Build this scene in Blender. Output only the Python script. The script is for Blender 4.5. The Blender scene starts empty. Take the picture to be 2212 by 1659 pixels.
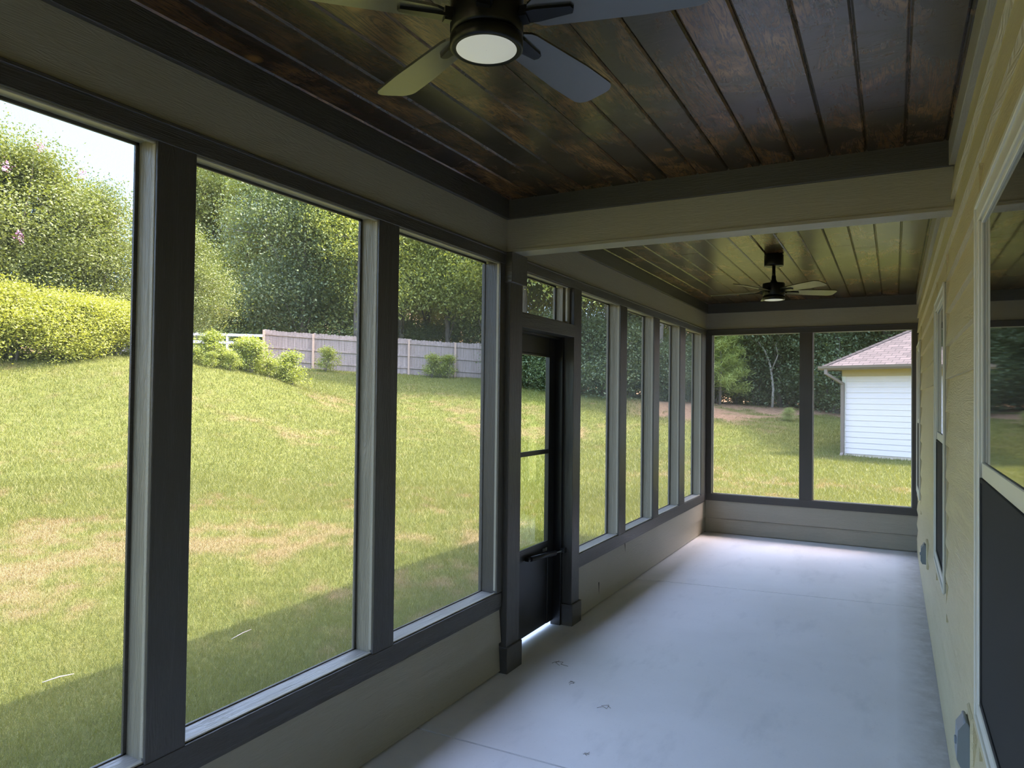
import bpy, bmesh, math, random
import numpy as np
from mathutils import Vector, Matrix, noise
random.seed(4); RNG = np.random.default_rng(7)
S = bpy.context.scene
PI = math.pi
# ------------------------------------------------------------------ camera, sky, sun, exposure
CAMP = Vector((2.009, 0.0, 1.6))
yaw, pitch, roll, fpx = .4904, .0187, .0119, 1544.8
fw = Vector((-math.sin(yaw)*math.cos(pitch), math.cos(yaw)*math.cos(pitch), math.sin(pitch)))
r0 = Vector((math.cos(yaw), math.sin(yaw), 0)); u0 = r0.cross(fw)
rr = math.cos(roll)*r0 + math.sin(roll)*u0; uu = -math.sin(roll)*r0 + math.cos(roll)*u0
cam = bpy.data.objects.new('camera', bpy.data.cameras.new('camera')); S.collection.objects.link(cam)
M = Matrix((rr, uu, -fw)).transposed().to_4x4(); M.translation = CAMP
cam.matrix_world = M
cam.data.sensor_width = 36; cam.data.lens = 36*fpx/2212; cam.data.clip_start = .02; cam.data.clip_end = 500
S.camera = cam
SUNV = Vector((1.5, .95, 2.85)).normalized()
w = bpy.data.worlds.new('sky'); S.world = w; w.use_nodes = True
nt = w.node_tree; bg = nt.nodes['Background']
sky = nt.nodes.new('ShaderNodeTexSky'); sky.sky_type = 'NISHITA'; sky.sun_disc = False
sky.sun_elevation = math.asin(SUNV.z); sky.sun_rotation = math.atan2(SUNV.x, SUNV.y)
sky.dust_density = 1.5; sky.air_density = 1.0; sky.ozone_density = 2.0
_tc = nt.nodes.new('ShaderNodeTexCoord'); _sx = nt.nodes.new('ShaderNodeSeparateXYZ'); nt.links.new(_tc.outputs['Generated'], _sx.inputs[0])
_cr = nt.nodes.new('ShaderNodeValToRGB'); nt.links.new(_sx.outputs[2], _cr.inputs[0])      # low sky dimmed and tinted bluer, full light kept overhead
_cr.color_ramp.elements[0].position = .0; _cr.color_ramp.elements[0].color = (.13,.165,.20,1)
_cr.color_ramp.elements[1].position = .64; _cr.color_ramp.elements[1].color = (1,1,1,1)
_e = _cr.color_ramp.elements.new(.36); _e.color = (.25,.31,.37,1)
_m1 = nt.nodes.new('ShaderNodeMix'); _m1.data_type = 'RGBA'; _m1.blend_type = 'MULTIPLY'; _m1.inputs[0].default_value = 1
nt.links.new(sky.outputs[0], _m1.inputs[6]); nt.links.new(_cr.outputs[0], _m1.inputs[7])
_m2 = nt.nodes.new('ShaderNodeMix'); _m2.data_type = 'RGBA'; _m2.blend_type = 'MULTIPLY'; _m2.inputs[0].default_value = 1; _m2.inputs[7].default_value = (1.36,1.13,1.0,1)
nt.links.new(_m1.outputs[2], _m2.inputs[6]); nt.links.new(_m2.outputs[2], bg.inputs[0]); bg.inputs[1].default_value = .76
sl = bpy.data.lights.new('sun', 'SUN'); sl.energy = 4.3; sl.angle = math.radians(.8); sl.color = (1, .94, .82)
so = bpy.data.objects.new('sun', sl); S.collection.objects.link(so)
so.rotation_euler = SUNV.to_track_quat('Z', 'Y').to_euler(); so.location = (6, 6, 30)
S.view_settings.view_transform = 'Standard'; S.view_settings.look = 'None'
S.view_settings.gamma = 1; S.view_settings.use_curve_mapping = False
S.view_settings.exposure = 1.83
# ------------------------------------------------------------------ materials
def mat(name, col=(.5,.5,.5), rough=.5, metal=0, spec=.5):
    m = bpy.data.materials.new(name); m.use_nodes = True
    b = m.node_tree.nodes['Principled BSDF']
    b.inputs['Base Color'].default_value = (*col, 1); b.inputs['Roughness'].default_value = rough
    b.inputs['Metallic'].default_value = metal; b.inputs['Specular IOR Level'].default_value = spec
    return m
class N:
    def __init__(s, m): s.m = m; s.t = m.node_tree; s.b = s.t.nodes.get('Principled BSDF')
    def new(s, t, **k):
        n = s.t.nodes.new(t)
        for a, v in k.items(): setattr(n, a, v)
        return n
    def l(s, a, b): s.t.links.new(a, b)
    def coord(s, scale=(1,1,1)):
        tc = s.new('ShaderNodeTexCoord'); mp = s.new('ShaderNodeMapping'); mp.inputs['Scale'].default_value = scale
        s.l(tc.outputs['Object'], mp.inputs['Vector']); return mp.outputs['Vector']
    def noise(s, vec, scale, detail=4, rough=.5, dist=0):
        n = s.new('ShaderNodeTexNoise'); n.inputs['Scale'].default_value = scale; n.inputs['Detail'].default_value = detail
        n.inputs['Roughness'].default_value = rough; n.inputs['Distortion'].default_value = dist
        s.l(vec, n.inputs['Vector']); return n.outputs['Fac']
    def ramp(s, fac, stops):
        r = s.new('ShaderNodeValToRGB'); e = r.color_ramp.elements
        while len(e) < len(stops): e.new(.5)
        for i, (p, c) in enumerate(stops): e[i].position = p; e[i].color = (*c, 1) if len(c) == 3 else c
        s.l(fac, r.inputs['Fac']); return r.outputs['Color']
    def mix(s, a, b, f, mode='MIX'):
        x = s.new('ShaderNodeMix', data_type='RGBA', blend_type=mode)
        for v, i in ((f, 0), (a, 6), (b, 7)):
            if hasattr(v, 'type') and hasattr(v, 'node'): s.l(v, x.inputs[i])
            else: x.inputs[i].default_value = v if i == 0 else (*v, 1)
        return x.outputs[2]
    def bump(s, h, strength=.3, dist=.01, prev=None):
        b = s.new('ShaderNodeBump'); b.inputs['Strength'].default_value = strength; b.inputs['Distance'].default_value = dist
        s.l(h, b.inputs['Height'])
        if prev: s.l(prev, b.inputs['Normal'])
        return b.outputs['Normal']
    def math(s, op, a, b=0.0):
        n = s.new('ShaderNodeMath', operation=op)
        for i, v in enumerate((a, b)):
            if hasattr(v, 'node'): s.l(v, n.inputs[i])
            else: n.inputs[i].default_value = v
        return n.outputs[0]
def painted(name, col, axis, rough=.45, emboss=.5, big=1.0):
    """painted fibre cement with embossed cedar grain running along an axis"""
    m = mat(name, col, rough); n = N(m)
    sc = {'X': (.07,1,1), 'Y': (1,.07,1), 'Z': (1,1,.07)}[axis]
    v = n.coord(sc)
    g = n.noise(v, 26*big, 3, .55, 1.6)
    g2 = n.math('PINGPONG', n.math('MULTIPLY', g, 9.0), .5)
    f = n.noise(v, 160, 2, .6)
    h = n.math('ADD', g2, n.math('MULTIPLY', f, .5))
    n.l(n.bump(h, emboss, .0022), n.b.inputs['Normal'])
    cv = n.noise(n.coord(), 1.7, 3)
    c = n.mix(tuple(x*.93 for x in col), tuple(min(1, x*1.07) for x in col), cv)
    n.l(c, n.b.inputs['Base Color'])
    return m
SID = (.34,.31,.235); TRM = (.066,.060,.052)
M_sidY = painted('taupe_siding_y', SID, 'Y'); M_sidX = painted('taupe_siding_x', SID, 'X'); M_sidZ = painted('taupe_siding_z', (.25,.225,.165), 'Z', .45, .9)
M_trY = painted('bronze_trim_y', TRM, 'Y', .38); M_trX = painted('bronze_trim_x', TRM, 'X', .38); M_trZ = painted('bronze_trim_z', TRM, 'Z', .38)
M_sill = painted('taupe_sill', (.30,.285,.25), 'Y', .3, .7); M_wallR = painted('house_siding', (.60,.52,.30), 'Y', .42, 1.0, .8)
M_cream = mat('cream_vinyl', (.66,.65,.55), .35)
M_black = mat('black_door_paint', (.012,.012,.014), .35)
M_fan = mat('fan_black', (.006,.006,.006), .3, 0, .3)
M_blade = mat('fan_blade_satin', (.175,.17,.155), .27, .75)
M_lens = mat('frosted_lens', (.86,.85,.76), .45)
M_lens.node_tree.nodes['Principled BSDF'].inputs['Emission Color'].default_value = (1,.97,.80,1)
M_lens.node_tree.nodes['Principled BSDF'].inputs['Emission Strength'].default_value = .06
M_grey = mat('grey_plastic', (.22,.25,.26), .3)
M_pvc = mat('beige_block', SID, .5)
M_caulk = mat('dark_gap', (.02,.02,.02), .9)
def m_concrete():
    m = mat('concrete', (.6,.6,.6), .5); n = N(m); v = n.coord()
    a = n.noise(v, 1.3, 6, .6); b = n.noise(v, 60, 4, .7); st = n.noise(n.coord((1,.35,1)), 5, 5, .65)
    c = n.ramp(a, [(.3, (.78,.77,.77)), (.7, (.86,.85,.85))])
    c = n.mix(c, (.62,.62,.63), n.ramp(st, [(.55, (0,0,0)), (.75, (.5,.5,.5))]))
    c = n.mix(c, (.45,.44,.42), n.ramp(b, [(.62, (0,0,0)), (.72, (.35,.35,.35))]))
    # dirt that collected against the house wall
    sx = n.new('ShaderNodeSeparateXYZ'); n.l(v, sx.inputs[0])
    e = n.math('MULTIPLY', n.math('SUBTRACT', sx.outputs[0], 2.02), 4.5)
    e = n.math('MULTIPLY', n.math('MAXIMUM', e, 0.0), n.noise(v, 9, 5, .7))
    c = n.mix(c, (.36,.34,.31), n.math('MINIMUM', n.math('MULTIPLY', e, 1.6), .75))
    n.l(c, n.b.inputs['Base Color'])
    n.l(n.ramp(a, [(.2, (.38,.38,.38)), (.8, (.55,.55,.55))]), n.b.inputs['Roughness'])
    n.l(n.bump(n.math('ADD', n.noise(v, 220, 3), n.noise(n.coord((1,.1,1)), 60, 3)), .12, .004), n.b.inputs['Normal'])
    return m
M_conc = m_concrete()
def m_planks():
    m = mat('stained_planks', (.1,.05,.02), .3); n = N(m)
    at = n.new('ShaderNodeAttribute', attribute_name='Col'); sp = n.new('ShaderNodeSeparateColor'); n.l(at.outputs['Color'], sp.inputs[0])
    tc = n.new('ShaderNodeTexCoord'); cx = n.new('ShaderNodeCombineXYZ')
    n.l(n.math('MULTIPLY', sp.outputs[0], 37.0), cx.inputs[2])
    va = n.new('ShaderNodeVectorMath', operation='ADD'); n.l(tc.outputs['Object'], va.inputs[0]); n.l(cx.outputs[0], va.inputs[1])
    mp = n.new('ShaderNodeMapping'); mp.inputs['Scale'].default_value = (1,.10,1); n.l(va.outputs[0], mp.inputs['Vector'])
    g = n.noise(mp.outputs[0], 22, 5, .6, 1.2); rings = n.math('PINGPONG', n.math('MULTIPLY', g, 8.0), .5)
    mp2 = n.new('ShaderNodeMapping'); mp2.inputs['Scale'].default_value = (1,.45,1); n.l(va.outputs[0], mp2.inputs['Vector'])
    bl = n.noise(mp2.outputs[0], 4.2, 5, .62, .7)
    c = n.ramp(bl, [(.30, (.008,.004,.0018)), (.45, (.035,.015,.005)), (.57, (.15,.068,.02)), (.72, (.34,.175,.06))])
    c = n.mix(c, (.02,.009,.004), n.ramp(rings, [(.0, (.85,.85,.85)), (.30, (0,0,0))]))
    # knots
    vo = n.new('ShaderNodeTexVoronoi'); vo.inputs['Scale'].default_value = 2.6; n.l(va.outputs[0], vo.inputs['Vector'])
    c = n.mix((.32,.15,.04), c, n.ramp(vo.outputs['Distance'], [(.04, (.2,.2,.2)), (.09, (1,1,1))]))
    tone = n.new('ShaderNodeMapRange'); n.l(sp.outputs[1], tone.inputs[0]); tone.inputs[3].default_value = .55; tone.inputs[4].default_value = 1.35
    c = n.mix((0,0,0), c, tone.outputs[0]); 
    n.l(c, n.b.inputs['Base Color'])
    mp3 = n.new('ShaderNodeMapping'); mp3.inputs['Scale'].default_value = (.5,2.2,1); n.l(va.outputs[0], mp3.inputs['Vector'])
    ch = n.noise(mp3.outputs[0], 7, 5, .65, .8)
    dents = n.ramp(ch, [(.36, (0,0,0)), (.46, (1,1,1))])
    nb = n.bump(dents, .22, .005); nb = n.bump(rings, .3, .0012, nb)
    n.l(nb, n.b.inputs['Normal']); n.b.inputs['Coat Weight'].default_value = .85; n.b.inputs['Coat Roughness'].default_value = .25; n.b.inputs['Coat IOR'].default_value = 1.85; n.b.inputs['Specular IOR Level'].default_value = .15; n.l(n.bump(dents, .07, .004), n.b.inputs['Coat Normal'])
    n.l(n.ramp(ch, [(.3, (.7,.7,.7)), (.7, (.5,.5,.5))]), n.b.inputs['Roughness'])
    return m
M_plank = m_planks()
def m_screen(ny=True):
    """insect screen: woven fibreglass threads, open between; threads run along the plane's own axes"""
    m = bpy.data.materials.new('insect_screen_cloth'); m.use_nodes = True; n = N(m)
    n.t.nodes.clear()
    out = n.new('ShaderNodeOutputMaterial'); tr = n.new('ShaderNodeBsdfTransparent'); df = n.new('ShaderNodeBsdfPrincipled')
    df.inputs['Base Color'].default_value = (.20,.20,.185,1); df.inputs['Roughness'].default_value = .45
    tl = n.new('ShaderNodeBsdfTranslucent'); tl.inputs[0].default_value = (.20,.20,.18,1)
    ms = n.new('ShaderNodeMixShader'); ms.inputs[0].default_value = .35; n.l(df.outputs[0], ms.inputs[1]); n.l(tl.outputs[0], ms.inputs[2])
    tc = n.new('ShaderNodeTexCoord'); sx = n.new('ShaderNodeSeparateXYZ'); n.l(tc.outputs['UV'], sx.inputs[0])
    # thread thickness seen at a slant covers more of the gap
    ge = n.new('ShaderNodeNewGeometry'); dt = n.new('ShaderNodeVectorMath', operation='DOT_PRODUCT')
    n.l(ge.outputs['Normal'], dt.inputs[0]); n.l(ge.outputs['Incoming'], dt.inputs[1])
    cs = n.math('MAXIMUM', n.math('ABSOLUTE', dt.outputs['Value']), .12)
    pitchm = .0040
    def thread(c, wid):
        fr = n.math('FRACT', n.math('DIVIDE', c, pitchm)); return n.math('LESS_THAN', fr, wid)
    th = thread(sx.outputs[1], .13); tv = thread(sx.outputs[0], n.math('MINIMUM', n.math('DIVIDE', .07, cs), .6))
    a = n.math('MAXIMUM', th, tv)
    mm = n.new('ShaderNodeMixShader'); n.l(a, mm.inputs[0]); n.l(tr.outputs[0], mm.inputs[1]); n.l(ms.outputs[0], mm.inputs[2]); n.l(mm.outputs[0], out.inputs[0])
    return m
M_screen = m_screen()
M_glassR = mat('dark_window_glass', (.012,.014,.012), .03, 0, 1.0)
M_glassR.node_tree.nodes['Principled BSDF'].inputs['IOR'].default_value = 1.6
M_halfscreen = mat('window_half_screen', (.035,.035,.033), .75, 0, .2)
def m_clear():
    m = bpy.data.materials.new('clear_glass'); m.use_nodes = True; n = N(m); n.t.nodes.clear()
    out = n.new('ShaderNodeOutputMaterial'); tr = n.new('ShaderNodeBsdfTransparent'); tr.inputs[0].default_value = (.93,.97,.94,1)
    gl = n.new('ShaderNodeBsdfGlossy'); gl.inputs['Roughness'].default_value = .02
    fr = n.new('ShaderNodeFresnel'); ge = n.new('ShaderNodeNewGeometry'); n.l(n.math('SUBTRACT', 1.5, n.math('MULTIPLY', ge.outputs['Backfacing'], .8333)), fr.inputs[0])
    mm = n.new('ShaderNodeMixShader'); n.l(fr.outputs[0], mm.inputs[0]); n.l(tr.outputs[0], mm.inputs[1]); n.l(gl.outputs[0], mm.inputs[2]); n.l(mm.outputs[0], out.inputs[0])
    return m
M_clear = m_clear()
def m_leaf(name, c1, c2, trans=.35, c3=None):
    m = bpy.data.materials.new(name); m.use_nodes = True; n = N(m); b = n.b
    out = n.t.nodes['Material Output']
    at = n.new('ShaderNodeAttribute', attribute_name='Col'); sp = n.new('ShaderNodeSeparateColor'); n.l(at.outputs['Color'], sp.inputs[0])
    oi = n.new('ShaderNodeObjectInfo')
    f = n.math('ADD', n.math('MULTIPLY', sp.outputs[0], .7), n.math('MULTIPLY', oi.outputs['Random'], .3))
    c = n.mix(c1, c2, f)
    if c3: c = n.mix(c, c3, sp.outputs[1])
    n.l(c, b.inputs['Base Color']); b.inputs['Roughness'].default_value = .5; b.inputs['Specular IOR Level'].default_value = .35
    tl = n.new('ShaderNodeBsdfTranslucent'); ct = n.mix(c, (1.0,1.0,.35), 1.0, 'MULTIPLY'); n.l(ct, tl.inputs[0])
    ms = n.new('ShaderNodeMixShader'); ms.inputs[0].default_value = trans
    n.l(b.outputs[0], ms.inputs[1]); n.l(tl.outputs[0], ms.inputs[2]); n.l(ms.outputs[0], out.inputs[0])
    return m
M_leafA = m_leaf('oak_leaves', (.19,.245,.09), (.42,.46,.19), .5)
M_leafB = m_leaf('sweetgum_leaves', (.26,.32,.09), (.50,.54,.19), .5)
M_leafD = m_leaf('dark_leaves', (.10,.145,.075), (.20,.25,.12), .4)
M_leafP = m_leaf('pine_needles', (.20,.26,.06), (.40,.45,.12), .35)
M_leafC = m_leaf('crape_leaves', (.11,.145,.045), (.26,.29,.10), .35)
M_leafY = m_leaf('yellow_green_leaves', (.26,.29,.06), (.46,.48,.12), .45)
M_leafW = m_leaf('weed_leaves', (.20,.25,.06), (.36,.40,.11), .45)
M_pink = mat('pink_blossom', (.75,.38,.62), .6)
M_bark = mat('bark', (.13,.105,.08), .85); _n = N(M_bark)
_n.l(_n.ramp(_n.noise(_n.coord((1,1,.15)), 14, 5, .7), [(.3, (.06,.05,.04)), (.7, (.22,.19,.15))]), _n.b.inputs['Base Color'])
M_pale = mat('pale_bark', (.42,.38,.31), .8)
M_grass = m_leaf('grass_blades', (.120,.140,.028), (.215,.218,.057), .35, (.25,.182,.09))
def m_ground():
    m = mat('lawn_soil', (.2,.3,.08), .9, 0, .1); n = N(m)
    at = n.new('ShaderNodeAttribute', attribute_name='Col'); sp = n.new('ShaderNodeSeparateColor'); n.l(at.outputs['Color'], sp.inputs[0])
    v = n.coord()
    g = n.ramp(n.math('ADD', n.math('MULTIPLY', n.noise(v, 26, 5, .7), .6), n.math('MULTIPLY', n.noise(v, 3, 3), .4)), [(.34, (.07,.090,.018)), (.5, (.122,.138,.032)), (.66, (.185,.195,.052))])
    t = n.ramp(n.noise(v, 22, 5, .75), [(.35, (.13,.092,.044)), (.65, (.27,.20,.105))])
    s = n.ramp(n.noise(v, 9, 6, .75), [(.35, (.17,.095,.05)), (.65, (.42,.28,.17))])
    c = n.mix(g, t, sp.outputs[1]); c = n.mix(c, s, sp.outputs[2]); n.l(c, n.b.inputs['Base Color'])
    n.l(n.bump(n.noise(v, 45, 4, .8), .8, .05), n.b.inputs['Normal'])
    return m
M_ground = m_ground()
def m_fence():
    m = mat('weathered_pickets', (.42,.38,.36), .85); n = N(m); v = n.coord((6,6,.25))
    n.l(n.ramp(n.noise(v, 2.2, 4, .7), [(.3, (.19,.15,.125)), (.7, (.36,.30,.26))]), n.b.inputs['Base Color']); return m
M_fence = m_fence(); M_fpost = mat('fence_post_wood', (.42,.31,.23), .85)
def m_shingle():
    m = mat('asphalt_shingle', (.4,.33,.31), .9); n = N(m)
    br = n.new('ShaderNodeTexBrick'); n.l(n.new('ShaderNodeTexCoord').outputs['UV'], br.inputs['Vector'])
    br.inputs['Scale'].default_value = 1; br.inputs['Brick Width'].default_value = .32; br.inputs['Row Height'].default_value = .14
    br.inputs['Mortar Size'].default_value = .012; br.inputs['Bias'].default_value = 0
    br.inputs['Color1'].default_value = (.13,.10,.093,1); br.inputs['Color2'].default_value = (.080,.062,.058,1); br.inputs['Mortar'].default_value = (.035,.028,.027,1)
    n.l(br.outputs['Color'], n.b.inputs['Base Color']); return m
M_shingle = m_shingle()
M_white = mat('white_siding', (.66,.60,.57), .6); M_ochre = mat('tan_frieze', (.42,.345,.21), .6); M_found = mat('painted_foundation', (.52,.44,.33), .8)
M_gutter = mat('bronze_gutter', (.17,.135,.105), .45)
M_brick = mat('brick_wall', (.32,.13,.09), .8); _n = N(M_brick)
_b = _n.new('ShaderNodeTexBrick'); _b.inputs['Scale'].default_value = 4; _b.inputs['Color1'].default_value = (.36,.14,.10,1); _b.inputs['Color2'].default_value = (.26,.10,.08,1); _b.inputs['Mortar'].default_value = (.5,.45,.4,1)
_n.l(_n.coord(), _b.inputs['Vector']); _n.l(_b.outputs['Color'], _n.b.inputs['Base Color'])
M_greyroof = mat('grey_roof', (.42,.40,.42), .9); M_whitep = mat('white_paint', (.8,.8,.8), .5)
# ------------------------------------------------------------------ helpers
def link(name, me, m=None, parent=None):
    o = bpy.data.objects.new(name, me); S.collection.objects.link(o)
    if m is not None and me is not None:
        for x in (m if isinstance(m, (list, tuple)) else [m]): me.materials.append(x)
    if parent: o.parent = parent
    return o
class MB:
    def __init__(s): s.bm = bmesh.new()
    def box(s, x0, x1, y0, y1, z0, z1, bev=0, mi=0, mtx=None):
        vs = [s.bm.verts.new((x, y, z)) for x in (x0, x1) for y in (y0, y1) for z in (z0, z1)]
        fs = [s.bm.faces.new([vs[i] for i in q]) for q in ((0,1,3,2),(4,6,7,5),(0,4,5,1),(2,3,7,6),(0,2,6,4),(1,5,7,3))]
        for f in fs: f.material_index = mi
        if mtx is not None: bmesh.ops.transform(s.bm, matrix=mtx, verts=vs)
        if bev:
            es = list({e for f in fs for e in f.edges})
            r = bmesh.ops.bevel(s.bm, geom=es, offset=bev, segments=1, affect='EDGES')
            for f in r['faces']: f.material_index = mi
        return s
    def prism(s, pts, a0, a1, axis, mi=0):
        """closed 2-D outline swept along an axis (pts are the other two coordinates in xyz order)"""
        def P(p, a): return {'x': (a, p[0], p[1]), 'y': (p[0], a, p[1]), 'z': (p[0], p[1], a)}[axis]
        A = [s.bm.verts.new(P(p, a0)) for p in pts]; B = [s.bm.verts.new(P(p, a1)) for p in pts]; n = len(pts)
        fs = [s.bm.faces.new(A), s.bm.faces.new(B[::-1])] + [s.bm.faces.new((A[i], B[i], B[(i+1) % n], A[(i+1) % n])) for i in range(n)]
        for f in fs: f.material_index = mi
        return s
    def lathe(s, prof, c, seg=40, cap=True):
        rings = []
        for r, z in prof: rings.append([s.bm.verts.new((c[0]+r*math.cos(2*PI*i/seg), c[1]+r*math.sin(2*PI*i/seg), z)) for i in range(seg)])
        for a, b in zip(rings, rings[1:]):
            for i in range(seg): s.bm.faces.new((a[i], a[(i+1) % seg], b[(i+1) % seg], b[i])).smooth = True
        if cap: s.bm.faces.new(rings[0]); s.bm.faces.new(rings[-1])
        return s
    def tube(s, pts, rad, seg=8):
        pts = [Vector(p) for p in pts]
        if not hasattr(rad, '__len__'): rad = [rad]*len(pts)
        prev = None
        up = Vector((.31, .2, .93)).normalized()
        for i, (p, r) in enumerate(zip(pts, rad)):
            t = (pts[min(i+1, len(pts)-1)] - pts[max(i-1, 0)]).normalized()
            a = t.cross(up if abs(t.dot(up)) < .97 else Vector((1,0,0))).normalized(); b = t.cross(a)
            ring = [s.bm.verts.new(p + (a*math.cos(2*PI*k/seg) + b*math.sin(2*PI*k/seg))*r) for k in range(seg)]
            if prev:
                for k in range(seg): s.bm.faces.new((prev[k], prev[(k+1) % seg], ring[(k+1) % seg], ring[k])).smooth = True
            else: s.bm.faces.new(ring)
            prev = ring
        s.bm.faces.new(prev); return s
    def build(s, name, m=None, parent=None):
        bmesh.ops.recalc_face_normals(s.bm, faces=s.bm.faces)
        me = bpy.data.meshes.new(name); s.bm.to_mesh(me); s.bm.free()
        return link(name, me, m, parent)
def struct(o): o['kind'] = 'structure'; return o
def thing(o, label, cat, group=None, kind=None):
    o['label'] = label; o['category'] = cat
    if group: o['group'] = group
    if kind: o['kind'] = kind
    return o
def empty(name, loc=(0,0,0), rz=0):
    o = bpy.data.objects.new(name, None); S.collection.objects.link(o); o.location = loc; o.rotation_euler = (0,0,rz); o.empty_display_size = .2
    return o
def copy_tree(o, parent=None):
    c = o.copy(); S.collection.objects.link(c); c.parent = parent
    for ch in list(o.children): copy_tree(ch, c)
    return c
# ------------------------------------------------------------------ measurements
W, L, YB = 2.243, 8.773, -1.25         # porch width, far end, near end behind the camera
ZW, ZS, ZT, ZB, ZM, ZC = .3916, .4714, 2.3798, 2.4485, 2.6441, 2.755
XO = -.125                              # outer face of the screened wall
posts = [(-1.25,-1.10),(-.33,-.19),(.42,.54),(1.4187,1.5591),(2.4984,2.6441),(3.6068,3.70),(4.665,4.7995),(5.6678,5.8364),(6.6174,6.7992),(7.56,7.7735),(8.5353,8.773)]
posts = [p for i, p in enumerate(posts) if i not in (1,)]
posts[1] = (.36,.50)
# ------------------------------------------------------------------ floor, slab, ceilings
mb = MB(); yj1, ya, yb_ = 2.862, 6.16, 6.46; g = .006
for q in ([(XO-.05, YB-.2), (W+.02, YB-.2), (W+.02, yj1+.03-g), (XO-.05, yj1-g)],
          [(XO-.05, yj1+g), (W+.02, yj1+.03+g), (W+.02, yb_-g), (XO-.05, ya-g)],
          [(XO-.05, ya+g), (W+.02, yb_+g), (W+.02, L+.15), (XO-.05, L+.15)]):
    mb.prism(q, -.10, 0, 'z')
mb.box(XO-.04, W+.01, YB-.19, L+.14, -.35, -.012)
struct(mb.build('floor', M_conc))
def ceiling(y0, y1, x0=.0, x1=W):
    me_v, me_f, cols = [], [], []
    pw = .1555; x = x0 + .03; n = 0; rows = []
    k = -1
    while True:
        a = x0 if k < 0 else x0 + .03 + k*pw; b = min(x0 + .03 + (k+1)*pw, x1)
        if a >= x1 - .002: break
        cuts = sorted([y0, y1] + [random.uniform(y0+.5, y1-.5) for _ in range(random.choice((0, 1, 1, 2)))])
        for c0, c1 in zip(cuts, cuts[1:]):
            t, s = random.random(), random.random(); dz = random.uniform(0, .0016); ch = .007
            a2, b2, c2, d2 = a+.0012, b-.0012, c0+.0008, c1-.0008
            i = len(me_v); z = ZC + dz
            me_v += [(a2, c2, z+ch), (a2+ch, c2, z), (b2-ch, c2, z), (b2, c2, z+ch), (a2, d2, z+ch), (a2+ch, d2, z), (b2-ch, d2, z), (b2, d2, z+ch)]
            me_f += [(i, i+1, i+5, i+4), (i+1, i+2, i+6, i+5), (i+2, i+3, i+7, i+6), (i, i+3, i+2, i+1), (i+4, i+5, i+6, i+7)]
            cols += [(t, s, 0, 1)]*8
        k += 1
    i = len(me_v); z = ZC+.012                     # backing above the boards
    me_v += [(x0, y0, z), (x1, y0, z), (x1, y1, z), (x0, y1, z), (x0, y0, z+.05), (x1, y0, z+.05), (x1, y1, z+.05), (x0, y1, z+.05)]
    me_f += [(i, i+1, i+2, i+3), (i+4, i+7, i+6, i+5), (i, i+4, i+5, i+1), (i+1, i+5, i+6, i+2), (i+2, i+6, i+7, i+3), (i+3, i+7, i+4, i)]
    cols += [(0, 0, 0, 1)]*8
    me = bpy.data.meshes.new('ceiling'); me.from_pydata(me_v, [], me_f)
    ca = me.color_attributes.new('Col', 'FLOAT_COLOR', 'POINT'); ca.data.foreach_set('color', np.array(cols, dtype=np.float32).ravel())
    return struct(link('ceiling', me, M_plank))
ceiling(YB, 3.67); ceiling(3.82, L)
# ------------------------------------------------------------------ lap siding profile
def laps(mb, zs, z1, x0, out, y0, y1, axis='y', back=.06, d=.011, flip=1, end=None):
    """clapboards: bottom edge proud, top tucked under; out = room side direction"""
    for a, b in zs:
        pts = [(x0 + out*d, a), (x0 + out*.001, b), (x0 - out*back, b), (x0 - out*back, a)]
        mb.prism(pts, y0, y1, axis)
# wall under the screens (left), two boards
mb = MB()
for y0, y1 in ((YB, 3.66), (4.80, L)):
    laps(mb, [(.012, .178), (.178, ZW)], 0, -.012, 1, y0, y1)  if False else None
    mb.prism([(-.002, .012), (-.012, .176), (-.10, .176), (-.10, .012)], y0, y1, 'y')
    mb.prism([(.003, .181), (-.013, ZW), (-.10, ZW), (-.10, .181)], y0, y1, 'y'); mb.box(-.10, -.022, y0+.001, y1-.001, .170, .19)
mb.box(XO, -.02, 4.80, L, 0, .012); mb.box(XO, -.02, YB, 3.66, 0, .012)
struct(mb.build('wall_left', M_sidY))
mb = MB(); mb.prism([(L+.002, .012), (L+.012, .176), (L+.1, .176), (L+.1, .012)], 0-.1, W+.1, 'x'); mb.prism([(L-.003, .181), (L+.013, ZW), (L+.1, ZW), (L+.1, .181)], -.1, W+.1, 'x'); mb.box(-.09, W+.09, L+.022, L+.1, .170, .19)
mb.box(-.1, W+.1, L+.02, L+.1, 0, .012)
struct(mb.build('wall_far', M_sidX))
# vertical butt joints in the knee wall boards
mb = MB(); mb.box(-.02, -.0052, 5.855, 5.8565, .182, ZW-.002); mb.box(-.02, -.0062, 5.25, 5.2515, .014, .176)
struct(mb.build('trim_1', M_caulk))
# sill trim under each run, with sloped sill tops
def run(y0, y1, nm):
    mb = MB(); mb.box(-.020, .004, y0, y1, ZW-.004, ZS-.003, .002); mb.box(-.012, -.004, y0, y1, ZW-.022, ZW-.003)
    struct(mb.build(nm, M_trY))
    mb = MB(); mb.prism([(-.020, ZW), (-.020, ZS-.002), (XO+.02, ZS+.002), (XO-.02, ZS-.012), (XO-.02, ZW)], y0, y1, 'y'); struct(mb.build(nm, M_sill))
run(YB, 3.66, 'trim_2'); run(4.80, L, 'trim_2')
mb = MB(); mb.box(-.1, W, L-.004, L+.020, ZW-.004, ZS, .002); mb.box(-.1, W, L+.02, L+.14, ZW, ZS-.012); struct(mb.build('trim_3', M_trX))
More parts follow.
